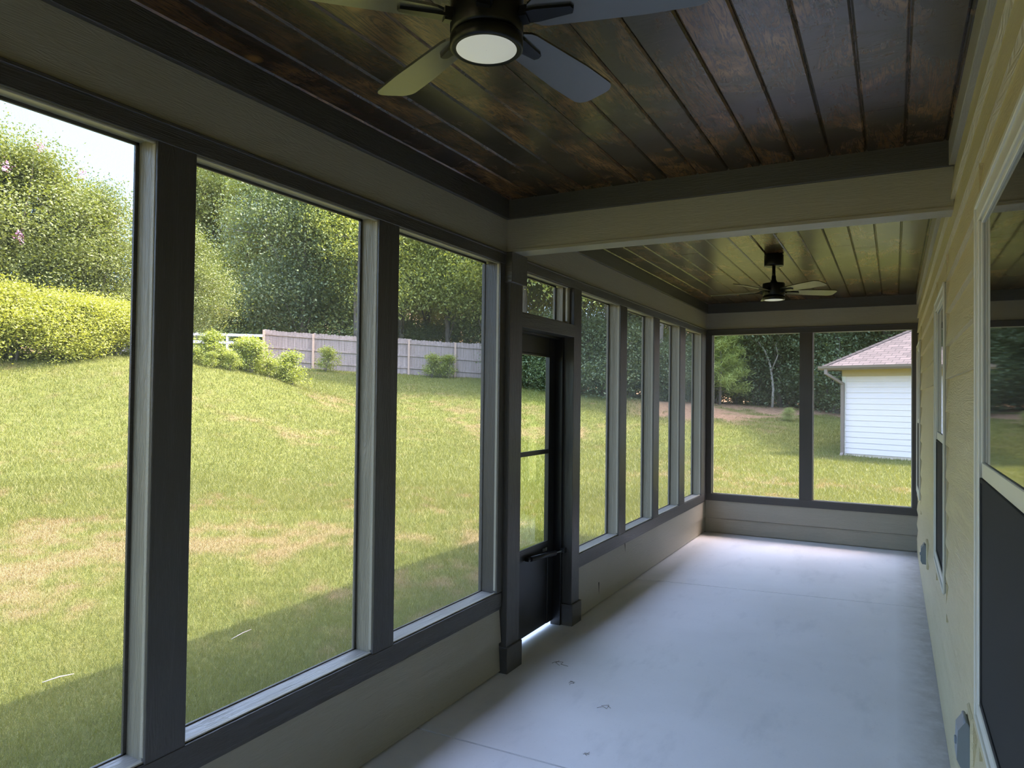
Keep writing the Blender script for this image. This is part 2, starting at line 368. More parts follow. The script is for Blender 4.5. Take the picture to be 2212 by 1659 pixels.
# head trim, header board, frieze: left
mb = MB(); mb.box(-.020, .006, YB, L, ZT, ZB, .002); mb.box(.002, .014, YB, L, ZB-.012, ZB, .002); struct(mb.build('trim_4', M_trY))
mb = MB(); mb.box(XO, -.020, YB, L+.12, ZT+.012, ZB); struct(mb.build('trim_4', M_sidY))
mb = MB(); mb.box(XO, 0, YB, L+.12, ZB, ZM+.01); struct(mb.build('trim_5', M_sidY))
mb = MB(); mb.box(XO, .022, YB, 3.67, ZM, ZC+.02, .002); mb.box(XO, .022, 3.82, L, ZM, ZC+.02, .002); struct(mb.build('trim_6', M_trY))
# far wall header
mb = MB(); mb.box(0, W, L-.006, L+.02, ZT, ZB, .002); mb.box(0, W, L-.014, L+.0, ZB-.012, ZB, .002); struct(mb.build('trim_7', M_trX))
mb = MB(); mb.box(0, W, L+.02, L+.12, ZT+.012, ZB); mb.box(0, W, L, L+.12, ZB, ZM+.01); struct(mb.build('trim_8', M_sidX))
mb = MB(); mb.box(.022, W-.02, L-.022, L+.12, ZM, ZC+.02, .002); struct(mb.build('trim_9', M_trX))
# cross beam at mid porch
mb = MB(); mb.box(0, W, 3.682, 3.810, ZB, ZM+.01, .002); mb.box(0, W, 3.676, 3.684, ZB, ZB+.018, .001); struct(mb.build('trim_10', M_sidX))
mb = MB(); mb.box(0, W, 3.662, 3.83, ZM, ZC+.06, .002); struct(mb.build('trim_11', M_trX))
# right side frieze boards
mb = MB(); mb.box(W-.022, W+.05, YB, 3.662, ZM, ZC+.02, .002); mb.box(W-.022, W+.05, 3.83, L, ZM, ZC+.02, .002); struct(mb.build('trim_12', M_sidY))
# posts between screens: grained core with the jambs, dark face board on the room side
for i, (a, b) in enumerate(posts):
    if i in (4, 5): continue
    mb = MB(); mb.box(XO, -.018, a+.008, b-.008 if b < 8.7 else b, ZS-.02, ZT+.02); o = struct(mb.build('trim_20', M_sidZ))
    mb = MB(); mb.box(-.018, .002, a, b if b < 8.7 else b-.004, ZS-.004, ZT+.002, .002); struct(mb.build('trim_20', M_trZ))
# far wall posts
for a, b in ((0.0, .0666), (1.056, 1.1958), (2.1832, W)):
    mb = MB(); mb.box(a, b, L-.002, L+.018, ZS-.004, ZT+.002, .002); mb.box(a+(.006 if a else 0), b-(.006 if b < 2.2 else 0), L+.018, L+.12, ZS-.02, ZT+.02); struct(mb.build('trim_21', M_trZ))
# outside corner
mb = MB(); mb.box(XO, 0, L, L+.12, 0, ZT+.02); mb.box(W, W+.12, L-.0+.002, L+.12, 0, ZT+.02); struct(mb.build('trim_21', M_sidZ))
# door posts
mb = MB(); mb.box(XO, .030, 3.675, 3.832, .0, ZB, .002); mb.box(XO, 0.001, 3.6068, 3.70, ZS, ZT, .0015); struct(mb.build('trim_22', M_trZ))
mb = MB(); mb.box(-.03, .044, 3.661, 3.848, 0, .150, .003); mb.box(-.03, .050, 3.655, 3.852, 2.272, ZB, .003); struct(mb.build('trim_23', M_trX))
mb = MB(); mb.box(XO, .012, 4.665, 4.7995, .0, ZT, .002); struct(mb.build('trim_24', M_trZ))
mb = MB(); mb.box(XO+.02, .026, 4.650, 4.815, 0, .150, .003); struct(mb.build('trim_25', M_trX))
mb = MB(); mb.box(XO, .016, 3.832, 4.665, 2.030, 2.118, .002); struct(mb.build('trim_26', M_trY))
mb = MB(); mb.box(XO, -.05, 4.600, 4.664, 2.118, ZT); mb.box(-.05, -.02, 4.64, 4.664, 2.118, ZT); struct(mb.build('trim_27', M_sidZ))
# unseen near end: low wall, header, right half made solid to darken the ceiling
mb = MB(); mb.box(-.12, W+.1, YB-.12, YB-.01, .012, ZS); mb.box(-.12, W+.1, YB-.12, YB-.01, ZT, ZC+.02); mb.box(1.12, W+.1, YB-.115, YB-.015, ZS-.01, ZT+.01); struct(mb.build('wall_near', M_sidX))
mb = MB()
for a, b in ((-.0, .07), (1.056, 1.196)): mb.box(a, b, YB-.12, YB-.0, ZS, ZT)
struct(mb.build('trim_28', M_trZ))
# ------------------------------------------------------------------ screened openings
def uvplane(name, pts, uv, m, parent):
    me = bpy.data.meshes.new(name); me.from_pydata(pts, [], [(0,1,2,3)])
    u = me.uv_layers.new(name='UVMap')
    for i, c in enumerate(uv): u.data[i].uv = c
    return link(name, me, m, parent)
wn = 4
def screen_left(a, b, z0=ZS-.006, z1=ZT+.014):
    global wn
    e = struct(empty('window_%d' % wn, (XO+.012, (a+b)/2, z0))); wn += 1
    h = (b-a)/2; H = z1-z0
    uvplane('insect_screen', [(0,-h,0), (0,h,0), (0,h,H), (0,-h,H)], [(0,0), (2*h,0), (2*h,H), (0,H)], M_screen, e)
    mb = MB()
    for y0, y1, c0, c1 in ((-h, h, 0, .012), (-h, h, H-.012, H), (-h, -h+.012, 0, H), (h-.012, h, 0, H)): mb.box(.002, .012, y0, y1, c0, c1, .001)
    mb.build('spline_frame', M_trY, e)
    mb = MB(); c = -.012 - (XO+.012)      # stop bead just behind the face board
    for y0, y1, c0, c1 in ((-h, h, .004, .010), (-h, h, H-.020, H-.012), (-h, -h+.010, .02, H-.02), (h-.010, h, .02, H-.02)): mb.box(c-.012, c+.004, y0, y1, c0, c1, .002)
    mb.build('stop_bead', M_sidY, e)
for (a0, a1), (b0, b1) in zip(posts, posts[1:]):
    if a0 == 3.6068: continue
    screen_left(a1-.008, b0+.008)
screen_left(3.832, 4.60, 2.118, ZT+.012)
for a, b in ((.0666, 1.056), (1.1958, 2.1832)):
    e = struct(empty('window_%d' % wn, ((a+b)/2, L+.10, ZS-.012))); wn += 1
    h = (b-a)/2+.004; H = ZT+.012-ZS+.012
    uvplane('insect_screen', [(-h,0,0), (h,0,0), (h,0,H), (-h,0,H)], [(0,0), (2*h,0), (2*h,H), (0,H)], M_screen, e)
    mb = MB()
    for x0, x1, c0, c1 in ((-h, h, 0, .012), (-h, h, H-.012, H), (-h, -h+.010, 0, H), (h-.010, h, 0, H)): mb.box(x0, x1, -.012, -.002, c0, c1, .001)
    mb.build('spline_frame', M_cream, e)
# ------------------------------------------------------------------ storm door
d = struct(empty('door_1', (-.15, 4.245, .03)))
mb = MB(); y0, y1 = -.395, .40
mb.box(0, .032, y0, y0+.105, 0, 1.995, .003); mb.box(0, .032, y1-.105, y1, 0, 1.995, .003)
mb.box(0, .032, y0+.105, y1-.105, 1.865, 1.995, .003); mb.box(0, .032, y0+.105, y1-.105, .50, .565, .003)
mb.build('door_frame', M_black, d)
mb = MB(); mb.box(.006, .026, y0+.105, y1-.105, 0, .50, .001); mb.build('kick_panel', M_black, d)
mb = MB(); mb.box(.012, .034, y0+.105, y1-.105, 1.182, 1.212, .002); mb.box(.022, .038, y0+.105, y0+.118, .565, 1.865, .001); mb.box(.022, .038, y1-.118, y1-.105, .565, 1.865, .001); mb.box(.022, .038, y0+.105, y1-.105, .565, .578, .001); mb.box(.022, .038, y0+.105, y1-.105, 1.852, 1.865, .001); mb.build('sash_rail', M_black, d)
mb = MB(); mb.box(.015, .018, y0+.105, y1-.105, .565, 1.182); mb.build('glass_pane', M_clear, d)
mb = MB(); mb.box(.015, .018, y0+.105, y1-.105, 1.212, 1.865); mb.build('glass_pane', M_clear, d)
mb = MB(); mb.box(.036, .046, .20, .222, .515, .535, .002); mb.box(.036, .044, .235, .262, .513, .537, .002); mb.build('vent_latch', M_grey, d)
c = empty('door_closer', (-.09, 4.36, .54)); 
mb = MB(); mb.tube([(0, -.14, 0), (.035, .17, -.012)], [.017, .017], 16); mb.build('cylinder', M_black, c)
mb = MB(); mb.tube([(.034, .16, -.012), (.046, .275, -.016)], [.005, .005], 10); mb.build('piston_rod', M_grey, c)
mb = MB(); mb.box(-.026, .004, -.175, -.145, -.012, .012, .002); mb.tube([(-.02, -.16, 0), (0, -.135, 0)], .012, 8); mb.build('door_bracket', M_black, c)
mb = MB(); mb.box(.03, .062, .262, .303, -.030, .006, .002); mb.tube([(.046, .268, -.035), (.046, .268, .010)], .005, 8); mb.build('jamb_bracket', M_black, c)
thing(c, 'black tube door closer across the lower panel of the black screen door', 'door closer')
mb = MB(); mb.box(XO-.01, -.06, 4.632, 4.664, 0, 2.03, .002); mb.box(XO-.01, -.08, 3.833, 3.858, 0, 2.03, .002); mb.box(XO-.01, -.08, 3.833, 4.664, 2.014, 2.03, .001); struct(mb.build('door_2', M_black))
# ------------------------------------------------------------------ house wall on the right with its windows
wins = [(1.20, 2.5005), (4.0132, 4.9015), (7.7016, 8.6033)]; WZ0, WZ1 = .6856, 2.1798
mb = MB()
kb = .142
for y0, y1 in ((YB, L+.1),):
    mb.prism([(W-.012, 0.004), (W-.012, kb), (W+.06, kb), (W+.06, 0.004)], y0, y1, 'y')
struct(mb.build('baseboard_right', M_wallR))
mb = MB(); z = kb; LAP = .157
while z < ZM:
    z1 = min(z+LAP, ZM+.005)
    segs = []
    cur = YB
    for a, b in wins:
        if z1 > WZ0+.002 and z < WZ1-.002:
            if z < WZ0 or z1 > WZ1:      # boards notched at sill or head: split in two heights
                zz = [(z, WZ0), ] if z < WZ0 else [(WZ1, z1)]
                for q0, q1 in zz: segs.append((a-.0, b+.0, q0, q1, z, z1))
            segs.append((cur, a, z, z1, z, z1)); cur = b
    segs.append((cur, L+.12, z, z1, z, z1))
    for a, b, q0, q1, s0, s1 in segs:
        def xf(q): return W + .002 - .017*(1-(q-s0)/(s1-s0))
        mb.prism([(xf(q0), q0), (xf(q1), q1), (W+.06, q1), (W+.06, q0)], a, b, 'y')
    z += LAP
struct(mb.build('wall_right', M_wallR))
for i, (a, b) in enumerate(wins):
    e = struct(empty('window_%d' % (i+1), (W, (a+b)/2, WZ0))); h = (b-a)/2; H = WZ1-WZ0; t = .050; mid = .70
    mb = MB()
    for y0, y1, c0, c1 in ((-h, h, 0, t), (-h, h, H-t, H), (-h, -h+t, t, H-t), (h-t, h, t, H-t)): mb.box(-.020, .06, y0, y1, c0, c1, .003)
    for y0, y1, c0, c1 in ((-h, h, -.004, .010), (-h, h, H-.010, H+.004), (-h-.004, -h+.010, 0, H), (h-.010, h+.004, 0, H)): mb.box(-.026, -.016, y0, y1, c0, c1, .002)
    mb.build('window_frame', M_cream, e)
    mb = MB()
    q = h-t; s = .012
    for y0, y1, c0, c1 in ((-q, q, mid, mid+.045), (-q, q, H-t-s, H-t), (-q, -q+s, mid, H-t), (q-s, q, mid, H-t)): mb.box(-.012, .02, y0, y1, c0, c1, .002)
    mb.build('upper_sash', M_cream, e)
    mb = MB(); mb.box(-.006, .002, -q+s, q-s, mid+.045, H-t-s); mb.build('glass_pane', M_glassR, e)
    mb = MB()
    for y0, y1, c0, c1 in ((-q, q, mid-.014, mid), (-q, q, t, t+.014), (-q, -q+.014, t, mid), (q-.014, q, t, mid)): mb.box(-.016, -.008, y0, y1, c0, c1, .001)
    mb.build('screen_frame', M_halfscreen, e)
    mb = MB(); mb.box(-.012, -.010, -q+.014, q-.014, t+.014, mid-.014); mb.build('half_screen', M_halfscreen, e)
    # channel strip of the siding beside each window
    mb = MB(); mb.box(-.012, .0, h+.004, h+.016, -.13, H+.13); mb.box(-.012, .0, -h-.016, -h-.004, -.13, H+.13); mb.build('siding_channel', M_wallR, e)
# exterior outlets
def outlet(y, z, label):
    e = empty('outlet_cover', (W-.002, y, z))
    mb = MB(); mb.box(-.020, .004, -.075, .075, -.10, .10, .006); mb.build('mounting_block', M_wallR, e)
    mb = MB(); mb.prism([(-.020, -.07), (-.020, .07), (-.036, .070), (-.052, .045), (-.055, -.045), (-.045, -.068)], -.045, .045, 'y'); c_ = mb.build('flip_cover', M_grey, e)
    mb = MB(); mb.tube([(-.030, -.052, .071), (-.030, .052, .071)], .006, 10); mb.build('hinge', M_grey, c_)
    mb = MB(); mb.box(-.059, -.050, -.012, .012, -.01, .01, .002); mb.build('latch', M_grey, c_)
    thing(e, label, 'outlet')
outlet(2.72, .52, 'grey weatherproof outlet cover low on the siding beside the nearest window')
outlet(6.15, .475, 'small grey outlet cover far along the right wall beyond the middle window')
# ------------------------------------------------------------------ ceiling fans
def make_fan(loc, rot, label):
    e = empty('ceiling_fan', loc, rot); o = (0, 0)
    MB().lathe([(.060,.0),(.073,-.006),(.073,-.088),(.070,-.092),(.02,-.094)], o).build('canopy', M_fan, e)
    MB().lathe([(.013,-.09),(.013,-.20)], o, 20).build('downrod', M_fan, e)
    MB().lathe([(.016,-.168),(.018,-.20),(.030,-.222),(.055,-.226),(.082,-.230),(.084,-.236),(.084,-.322),(.078,-.330),(.05,-.330)], o, 48).build('motor_housing', M_fan, e)
    MB().lathe([(.05,-.325),(.070,-.330),(.083,-.333),(.084,-.338),(.084,-.358),(.079,-.362),(.074,-.360)], o, 48).build('light_ring', M_fan, e)
    MB().lathe([(.0005,-.3615),(.04,-.3613),(.068,-.3605),(.0755,-.358),(.0755,-.35)][::1], o, 48, False).build('light_lens', M_lens, e)
    # one blade along +x, pitched
    L0, L1 = .105, .50; n = 26; up, dn = [], []
    outl = []
    def half(x):
        t = (x-L0)/(L1-L0); wdt = .043 + .016*min(1, t*1.6)
        if x > L1-.035: q = (x-(L1-.035))/.035; wdt -= .035*(1-math.sqrt(max(0, 1-q*q)))*1.0
        if x < L0+.02: wdt -= .014*(1-(x-L0)/.02)
        return wdt
    xs = [L0+(L1-L0)*i/n for i in range(n+1)]; xs += [L1-.004, L1-.0015]; xs = sorted(xs)
    outl = [(x, half(x)) for x in xs] + [(x, -half(x)) for x in reversed(xs)]
    for k in range(5):
        mb = MB(); mb.prism(outl, -.003, .003, 'z')
        m4 = Matrix.Rotation(2*PI*k/5, 4, 'Z') @ Matrix.Translation((0, 0, -.292)) @ Matrix.Rotation(math.radians(-12), 4, 'X')
        bmesh.ops.transform(mb.bm, matrix=m4, verts=mb.bm.verts); b = mb.build('blade', M_blade, e)
        mb = MB(); mb.prism([(.06, .016), (.12, .020), (.20, .011), (.205, 0), (.20, -.011), (.12, -.020), (.06, -.016)], -.010, -.003, 'z')
        mb.box(.06, .10, -.015, .015, -.016, .012)
        bmesh.ops.transform(mb.bm, matrix=m4, verts=mb.bm.verts); mb.build('blade_iron', M_fan, b)
    thing(e, label, 'ceiling fan')
    return e
make_fan((1.185, 1.40, ZC), math.radians(9), 'black five-blade ceiling fan with round white light, close to the camera')
make_fan((1.17, 5.95, ZC), math.radians(32), 'small black ceiling fan hanging beyond the cross beam in the far bay')
# ------------------------------------------------------------------ terrain
cols_ = [
(-180, [(5,-.22),(60,-.22)]), (-60, [(5,-.22),(60,-.22)]),
(-25, [(15,-.2),(25,-.1),(31,.55),(36,1.0),(60,1.1)]),
(0.9, [(15.5,-.2),(25,-.1),(31.5,.56),(37.1,1.02),(40.5,1.08),(60,1.1)]),
(6.3, [(14.7,-.2),(25,-.1),(30.2,.53),(35.6,1.25),(38.8,1.31),(60,1.33)]),
(12.4, [(14,-.2),(24.5,-.08),(27.6,.57),(32.2,1.27),(35.3,1.41),(60,1.45)]),
(22.8, [(10.4,-.2),(24,.05),(28,.82),(34.1,1.82),(45.2,2.24),(60,2.3)]),
(30.7, [(8.2,-.2),(20,.1),(24.4,.3),(27.5,1.0),(30,1.65),(37,2.6),(47,3.1),(60,3.2)]),
(40.4, [(6.6,-.2),(18.2,.1),(26.6,1.34),(28.7,1.6),(36.8,2.8),(47,3.37),(60,3.4)]),
(44.9, [(6.3,-.22),(16.5,0),(21.9,.96),(25.6,1.84),(28.2,1.9),(36.5,2.87),(47,3.43),(60,3.5)]),
(47.6, [(6,-.22),(14,0),(20.2,.82),(24.4,2.19),(30.7,2.67),(40.3,3.17),(60,3.6)]),
(51.9, [(5.6,-.22),(12,0),(18.6,.78),(24,2.46),(32.8,3.12),(43.7,3.81),(60,3.9)]),
(56.6, [(5.4,-.22),(11.9,-.1),(17.1,.61),(23.3,2.64),(31.8,3.2),(60,3.4)]),
(63.7, [(5.3,-.22),(11.4,-.1),(17.8,.62),(24.6,2.57),(32,2.95),(60,3.3)]),
(90, [(5,-.22),(11,-.1),(18,.6),(25,2.5),(60,3.2)]), (150, [(5,-.22),(60,-.22)]), (180, [(5,-.22),(60,-.22)])]
NA, NR, RMAX = 480, 260, 90.
cols_ = [(a, [q for q in L_ if q[0] < 60] + ([(58, L_[-1][1]), (70, L_[-1][1]+7), (90, L_[-1][1]+9)] if -60 < a < 100 else [(60, L_[-1][1])])) for a, L_ in cols_]
rg = np.linspace(0, RMAX, NR); ag = np.linspace(-180, 180, NA+1)
prof = np.array([np.interp(rg, [p[0] for p in c[1]], [p[1] for p in c[1]]) for c in cols_])
ca_ = np.array([c[0] for c in cols_]); H = np.zeros((NA+1, NR))
for j in range(NR): H[:, j] = np.interp(ag, ca_, prof[:, j])
for _ in range(6):
    H[:, 1:-1] = (H[:, :-2] + 2*H[:, 1:-1] + H[:, 2:])/4; H[1:-1] = (H[:-2] + 2*H[1:-1] + H[2:])/4
def terr(x, y):
    x = np.asarray(x, float); y = np.asarray(y, float)
    dx, dy = x-2.009, y; r = np.hypot(dx, dy); a = np.degrees(np.arctan2(-dx, dy))
    fi = (a+180)/360*NA; fj = np.clip(r/RMAX*(NR-1), 0, NR-1.001); i = np.clip(fi.astype(int), 0, NA-1); j = fj.astype(int); u = fi-i; v = fj-j
    h = (H[i,j]*(1-u)+H[i+1,j]*u)*(1-v) + (H[i,j+1]*(1-u)+H[i+1,j+1]*u)*v
    return h + .03*np.sin(x*1.1+y*.4)*np.sin(y*.9-x*.3)*np.clip((r-8)/10, 0, 1)
# value noise in the ground plane for lawn patches
_g = RNG.random((256, 256))
def vn(x, y, s):
    x = x/s+1000; y = y/s+1000; i = np.floor(x).astype(int); j = np.floor(y).astype(int); u = x-i; v = y-j; u = u*u*(3-2*u); v = v*v*(3-2*v)
    G = lambda a, b: _g[a % 256, b % 256]
    return (G(i,j)*(1-u)+G(i+1,j)*u)*(1-v)+(G(i,j+1)*(1-u)+G(i+1,j+1)*u)*v
def patches(x, y):
    """how dry the turf is, and where pine straw lies"""
    n = .30*vn(x, y, 2.6)+.30*vn(x+9, y, .7)+.40*vn(x, y+7, .17)
    st = .5*vn(x+50, y*1.0, .45)+.5*vn(x, y, 1.1)
    z = terr(x, y); dx, dy = x-2.009, y; a = np.degrees(np.arctan2(-dx, dy)); r = np.hypot(dx, dy)
    band = np.exp(-((r-9.2-.07*np.maximum(40-a, 0))/3.4)**2)*np.clip((a-15)/20, 0, 1)     # worn turf along the house
    far = np.exp(-((r-26)/2.2)**2)*np.clip((a-20)/6, 0, 1)*np.clip((46-a)/4, 0, 1)
    mid = np.exp(-((r-17)/2.2)**2)*np.clip((24-a)/8, 0, 1)
    dry = np.clip((n-.60+.19*band+.20*far+.10*mid)*3.8, 0, .78)
    straw = np.clip((st-.42)*5+(z-.95)*4, 0, 1)*np.clip((z-.62)/.3, 0, 1)*np.clip((20-a)/4, 0, 1)*np.clip((r-28)/2, 0, 1)
    diag = np.exp(-((a-11.5-(31-r)*1.3)/2.4)**2)*np.clip((z-.25)/.3, 0, 1)*np.clip((st-.35)*4, 0, 1)*(a < 24)
    wood = np.clip((r-np.where(a > 46, 28.5, np.where(a > 24, 38.5, 37.5)))/1.5, 0, 1)
    return dry*(1-wood), np.clip(straw+diag*.8+wood*.9, 0, 1)
vx = []; idx = {}
A2, R2 = np.meshgrid(np.radians(ag), rg, indexing='ij')
X = 2.009 - R2*np.sin(A2); Y = R2*np.cos(A2); Z = terr(X, Y)
dr, stw = patches(X, Y)
co = np.stack([X, Y, Z], -1).reshape(-1, 3)
ii, jj = np.meshgrid(np.arange(NA), np.arange(NR-1), indexing='ij'); b0 = ii*NR+jj
F = np.stack([b0, b0+1, b0+NR+1, b0+NR], -1).reshape(-1, 4)
def fast_mesh(name, co, F, col=None, smooth=False):
    me = bpy.data.meshes.new(name); k = F.shape[1]
    me.vertices.add(len(co)); me.vertices.foreach_set('co', co.astype(np.float32).ravel())
    me.loops.add(F.size); me.loops.foreach_set('vertex_index', F.astype(np.int32).ravel())
    me.polygons.add(len(F)); me.polygons.foreach_set('loop_start', np.arange(0, F.size, k, dtype=np.int32))
    if smooth: me.polygons.foreach_set('use_smooth', np.ones(len(F), bool))
    me.update(calc_edges=True)
    if col is not None:
        c = me.color_attributes.new('Col', 'FLOAT_COLOR', 'POINT'); c.data.foreach_set('color', col.astype(np.float32).ravel())
    return me
colr = np.stack([0*dr, dr, stw, 0*dr+1], -1).reshape(-1, 4)
me = fast_mesh('lawn_ground', co, F[:, ::-1], colr, True)
o = struct(link('lawn_ground', me, M_ground)); o['label'] = 'rolling mown lawn with dry patches'
# grass blades
def blades(N_, r_lo, r_hi, hgt, wid, a0=-8., a1=72.):
    u = RNG.random(N_); r = r_lo*(r_hi/r_lo)**u; a = np.radians(RNG.uniform(a0, a1, N_))
    x = 2.009-r*np.sin(a); y = r*np.cos(a)
    k = ~((x > XO-.06) & (y < L+.2)); x, y, r = x[k], y[k], r[k]
    dr, st = patches(x, y); k = RNG.random(len(x)) > st*1.1; x, y, r, dr = x[k], y[k], r[k], dr[k]
    z = terr(x, y)-.005; n = len(x); s = np.clip(r/7, .8, 4.5)
    th = RNG.uniform(0, 2*PI, n); h = hgt*RNG.uniform(.5, 1.15, n)*(1-.45*dr)*np.clip(s, 1, 1.6); wv = wid*s
    bx, by = np.cos(th)*wv/2, np.sin(th)*wv/2; lx, ly = RNG.normal(0, .45, n)*h, RNG.normal(0, .45, n)*h
    v = np.empty((n, 3, 3)); v[:,0] = np.stack([x-bx, y-by, z], -1); v[:,1] = np.stack([x+bx, y+by, z], -1); v[:,2] = np.stack([x+lx, y+ly, z+h], -1)
    t = RNG.random(n)*.65+.35*vn(x, y, 1.3); dd = np.clip((dr*1.25-RNG.random(n)*.45), 0, 1)
    c = np.stack([t, dd, 0*t, 0*t+1], -1)
    return v.reshape(-1, 3), np.repeat(c, 3, 0)
va, ca1 = blades(480000, 4.0, 14, .055, .004); vb, cb1 = blades(520000, 11, 38, .055, .0048)
vv = np.concatenate([va, vb]); cc = np.concatenate([ca1, cb1])
o = link('lawn_grass', fast_mesh('lawn_grass', vv, np.arange(len(vv)).reshape(-1, 3), cc), M_grass)
thing(o, 'short mown green lawn grass with tan patches outside the screens', 'grass', kind='stuff')
# pine straw clumps stay in the ground colour; stoop outside the door
mb = MB(); mb.box(-.50, XO-.055, 3.85, 4.65, -.30, -.015, .01); struct(mb.build('trim_30', M_conc))
# ------------------------------------------------------------------ roof over the porch and the rest of the house
mb = MB()
mb.prism([(-.80, 2.86), (-.80, 3.02), (5.8, 5.4), (12.0, 3.0), (12.0, 2.86)], YB-.9, L+.88, 'y')
struct(mb.build('trim_31', M_shingle))
mb = MB(); mb.box(-.85, -.78, YB-.9, L+.93, 2.84, 3.0, .004); mb.box(-.85, 6, L+.88, L+.93, 2.84, 3.0, .004)
mb.box(-.78, XO, YB-.9, L+.1, 2.82, 2.86); mb.box(-.78, 12, L+.12, L+.90, 2.82, 2.86); struct(mb.build('trim_32', M_gutter))
mb = MB(); mb.box(XO, -.0, YB-.1, L+.12, ZC+.02, 2.84); mb.box(0, W, L, L+.12, ZC+.02, 2.84); mb.box(W, 11.5, L, L+.12, -.3, 2.84); mb.box(11.4, 11.5, YB-.9, L, -.3, 2.84); mb.box(W+.06, 11.5, YB-.7, YB-.6, -.3, 2.84); mb.box(W+.06, W+.12, YB-.6, L, -.3, 2.84)
struct(mb.build('wall_outer', M_sidX))
# ------------------------------------------------------------------ detached garage
g = empty('garage', (.60, 24.75, -.22), math.radians(-22.8))
Wd, Dp, Hw = 7.0, 6.5, 2.62
mb = MB(); mb.box(.0, Wd, .0, Dp, -.3, .20); mb.build('foundation', M_found, g)
mb = MB(); z = .20; ex = .172
while z < Hw-.02:
    mb.prism([(-.014, z), (-.002, min(z+ex, Hw)), (.1, min(z+ex, Hw)), (.1, z)], .08, Wd, 'x')
    mb.box(-.012, .1, .1, Dp, z, min(z+ex, Hw)); z += ex
mb.build('wall', M_white, g)
mb = MB(); mb.box(-.02, .09, -.022, .09, .12, Hw, .004); mb.build('corner_board', M_cream, g)
mb = MB(); mb.box(-.02, Wd, -.03, .08, Hw-.02, Hw+.22, .004); mb.box(-.03, .08, .08, Dp, Hw-.02, Hw+.22); mb.build('frieze_board', M_ochre, g)
ov = .42; ze = Hw+.20
mb = MB(); mb.box(-ov, Wd+ov, -ov, Dp+ov, ze, ze+.03); mb.build('soffit', M_ochre, g)
def roof_mesh(x0, x1, y0, y1, z0, pitch_, name, m, parent, uvs=True):
    inset = (y1-y0)/2; zr = z0+inset*pitch_
    P = [(x0,y0,z0), (x1,y0,z0), (x1,y1,z0), (x0,y1,z0), (x0+inset,y0+inset,zr), (x1-inset if x1-x0 > 2*inset else x0+inset+.01, y0+inset, zr)]
    F_ = [(0,1,5,4), (1,2,5), (2,3,4,5), (3,0,4), (3,2,1,0)]
    me = bpy.data.meshes.new(name); me.from_pydata(P, [], F_); u = me.uv_layers.new(name='UVMap')
    sl_ = math.hypot(1, pitch_)
    for p in me.polygons:
        for li in p.loop_indices:
            q = P[me.loops[li].vertex_index]
            if p.index in (0,): u.data[li].uv = (q[0], (q[1]-y0)*sl_)
            elif p.index == 2: u.data[li].uv = (q[0], (y1-q[1])*sl_)
            elif p.index == 3: u.data[li].uv = (q[1], (q[0]-x0)*sl_)
            else: u.data[li].uv = (q[1], (x1-q[0])*sl_)
    return link(name, me, m, parent), P
rf, P_ = roof_mesh(-ov-.03, Wd+ov, -ov-.03, Dp+ov, ze+.09, .62, 'roof', M_shingle, g)
mb = MB()                                # ridge caps along the near hip
A_, B_ = Vector(P_[0]), Vector(P_[4]); nseg = 26
for i in range(nseg):
    p = A_.lerp(B_, i/nseg); q = A_.lerp(B_, (i+1.15)/nseg); dz = Vector((0, 0, .028)); s_ = Vector((1, -1, 0)).normalized()*.11; dn = Vector((0, 0, -.035))
    vs = [mb.bm.verts.new(v) for v in (p+dz, q+dz*.6, q+s_+dn, p+s_+dn+dz*.3, q-s_+dn, p-s_+dn+dz*.3)]
    mb.bm.faces.new((vs[0], vs[1], vs[2], vs[3])); mb.bm.faces.new((vs[1], vs[0], vs[5], vs[4]))
mb.build('hip_cap', M_shingle, g)
mb = MB(); mb.prism([(-ov-.02, ze-.03), (-ov-.02, ze+.10), (-ov-.13, ze+.10), (-ov-.12, ze+.03), (-ov-.08, ze-.03)], -ov-.12, Wd+ov, 'x')
mb.prism([(-ov-.02, ze-.03), (-ov-.02, ze+.10), (-ov-.13, ze+.10), (-ov-.12, ze+.03), (-ov-.08, ze-.03)], -ov-.02, Dp+ov, 'y'); mb.build('gutter', M_gutter, g)
mb = MB()
path = [(-.30, -ov-.06, ze-.02), (-.30, -ov-.06, ze-.14), (.03, -.085, ze-.45), (.03, -.085, .20), (.03, -.20, .08)]
for p, q in zip(path, path[1:]):
    p, q = Vector(p), Vector(q); dvec = q-p; m4 = Matrix.Translation((p+q)/2) @ dvec.to_track_quat('Z', 'Y').to_matrix().to_4x4()
    mb.box(-.05, .05, -.04, .04, -dvec.length/2-.02, dvec.length/2+.02, .006, 0, m4)
mb.build('downspout', M_gutter, g)
thing(g, 'white lap-sided garage with brown shingle hip roof and bronze gutter, beyond the far screens', 'garage')
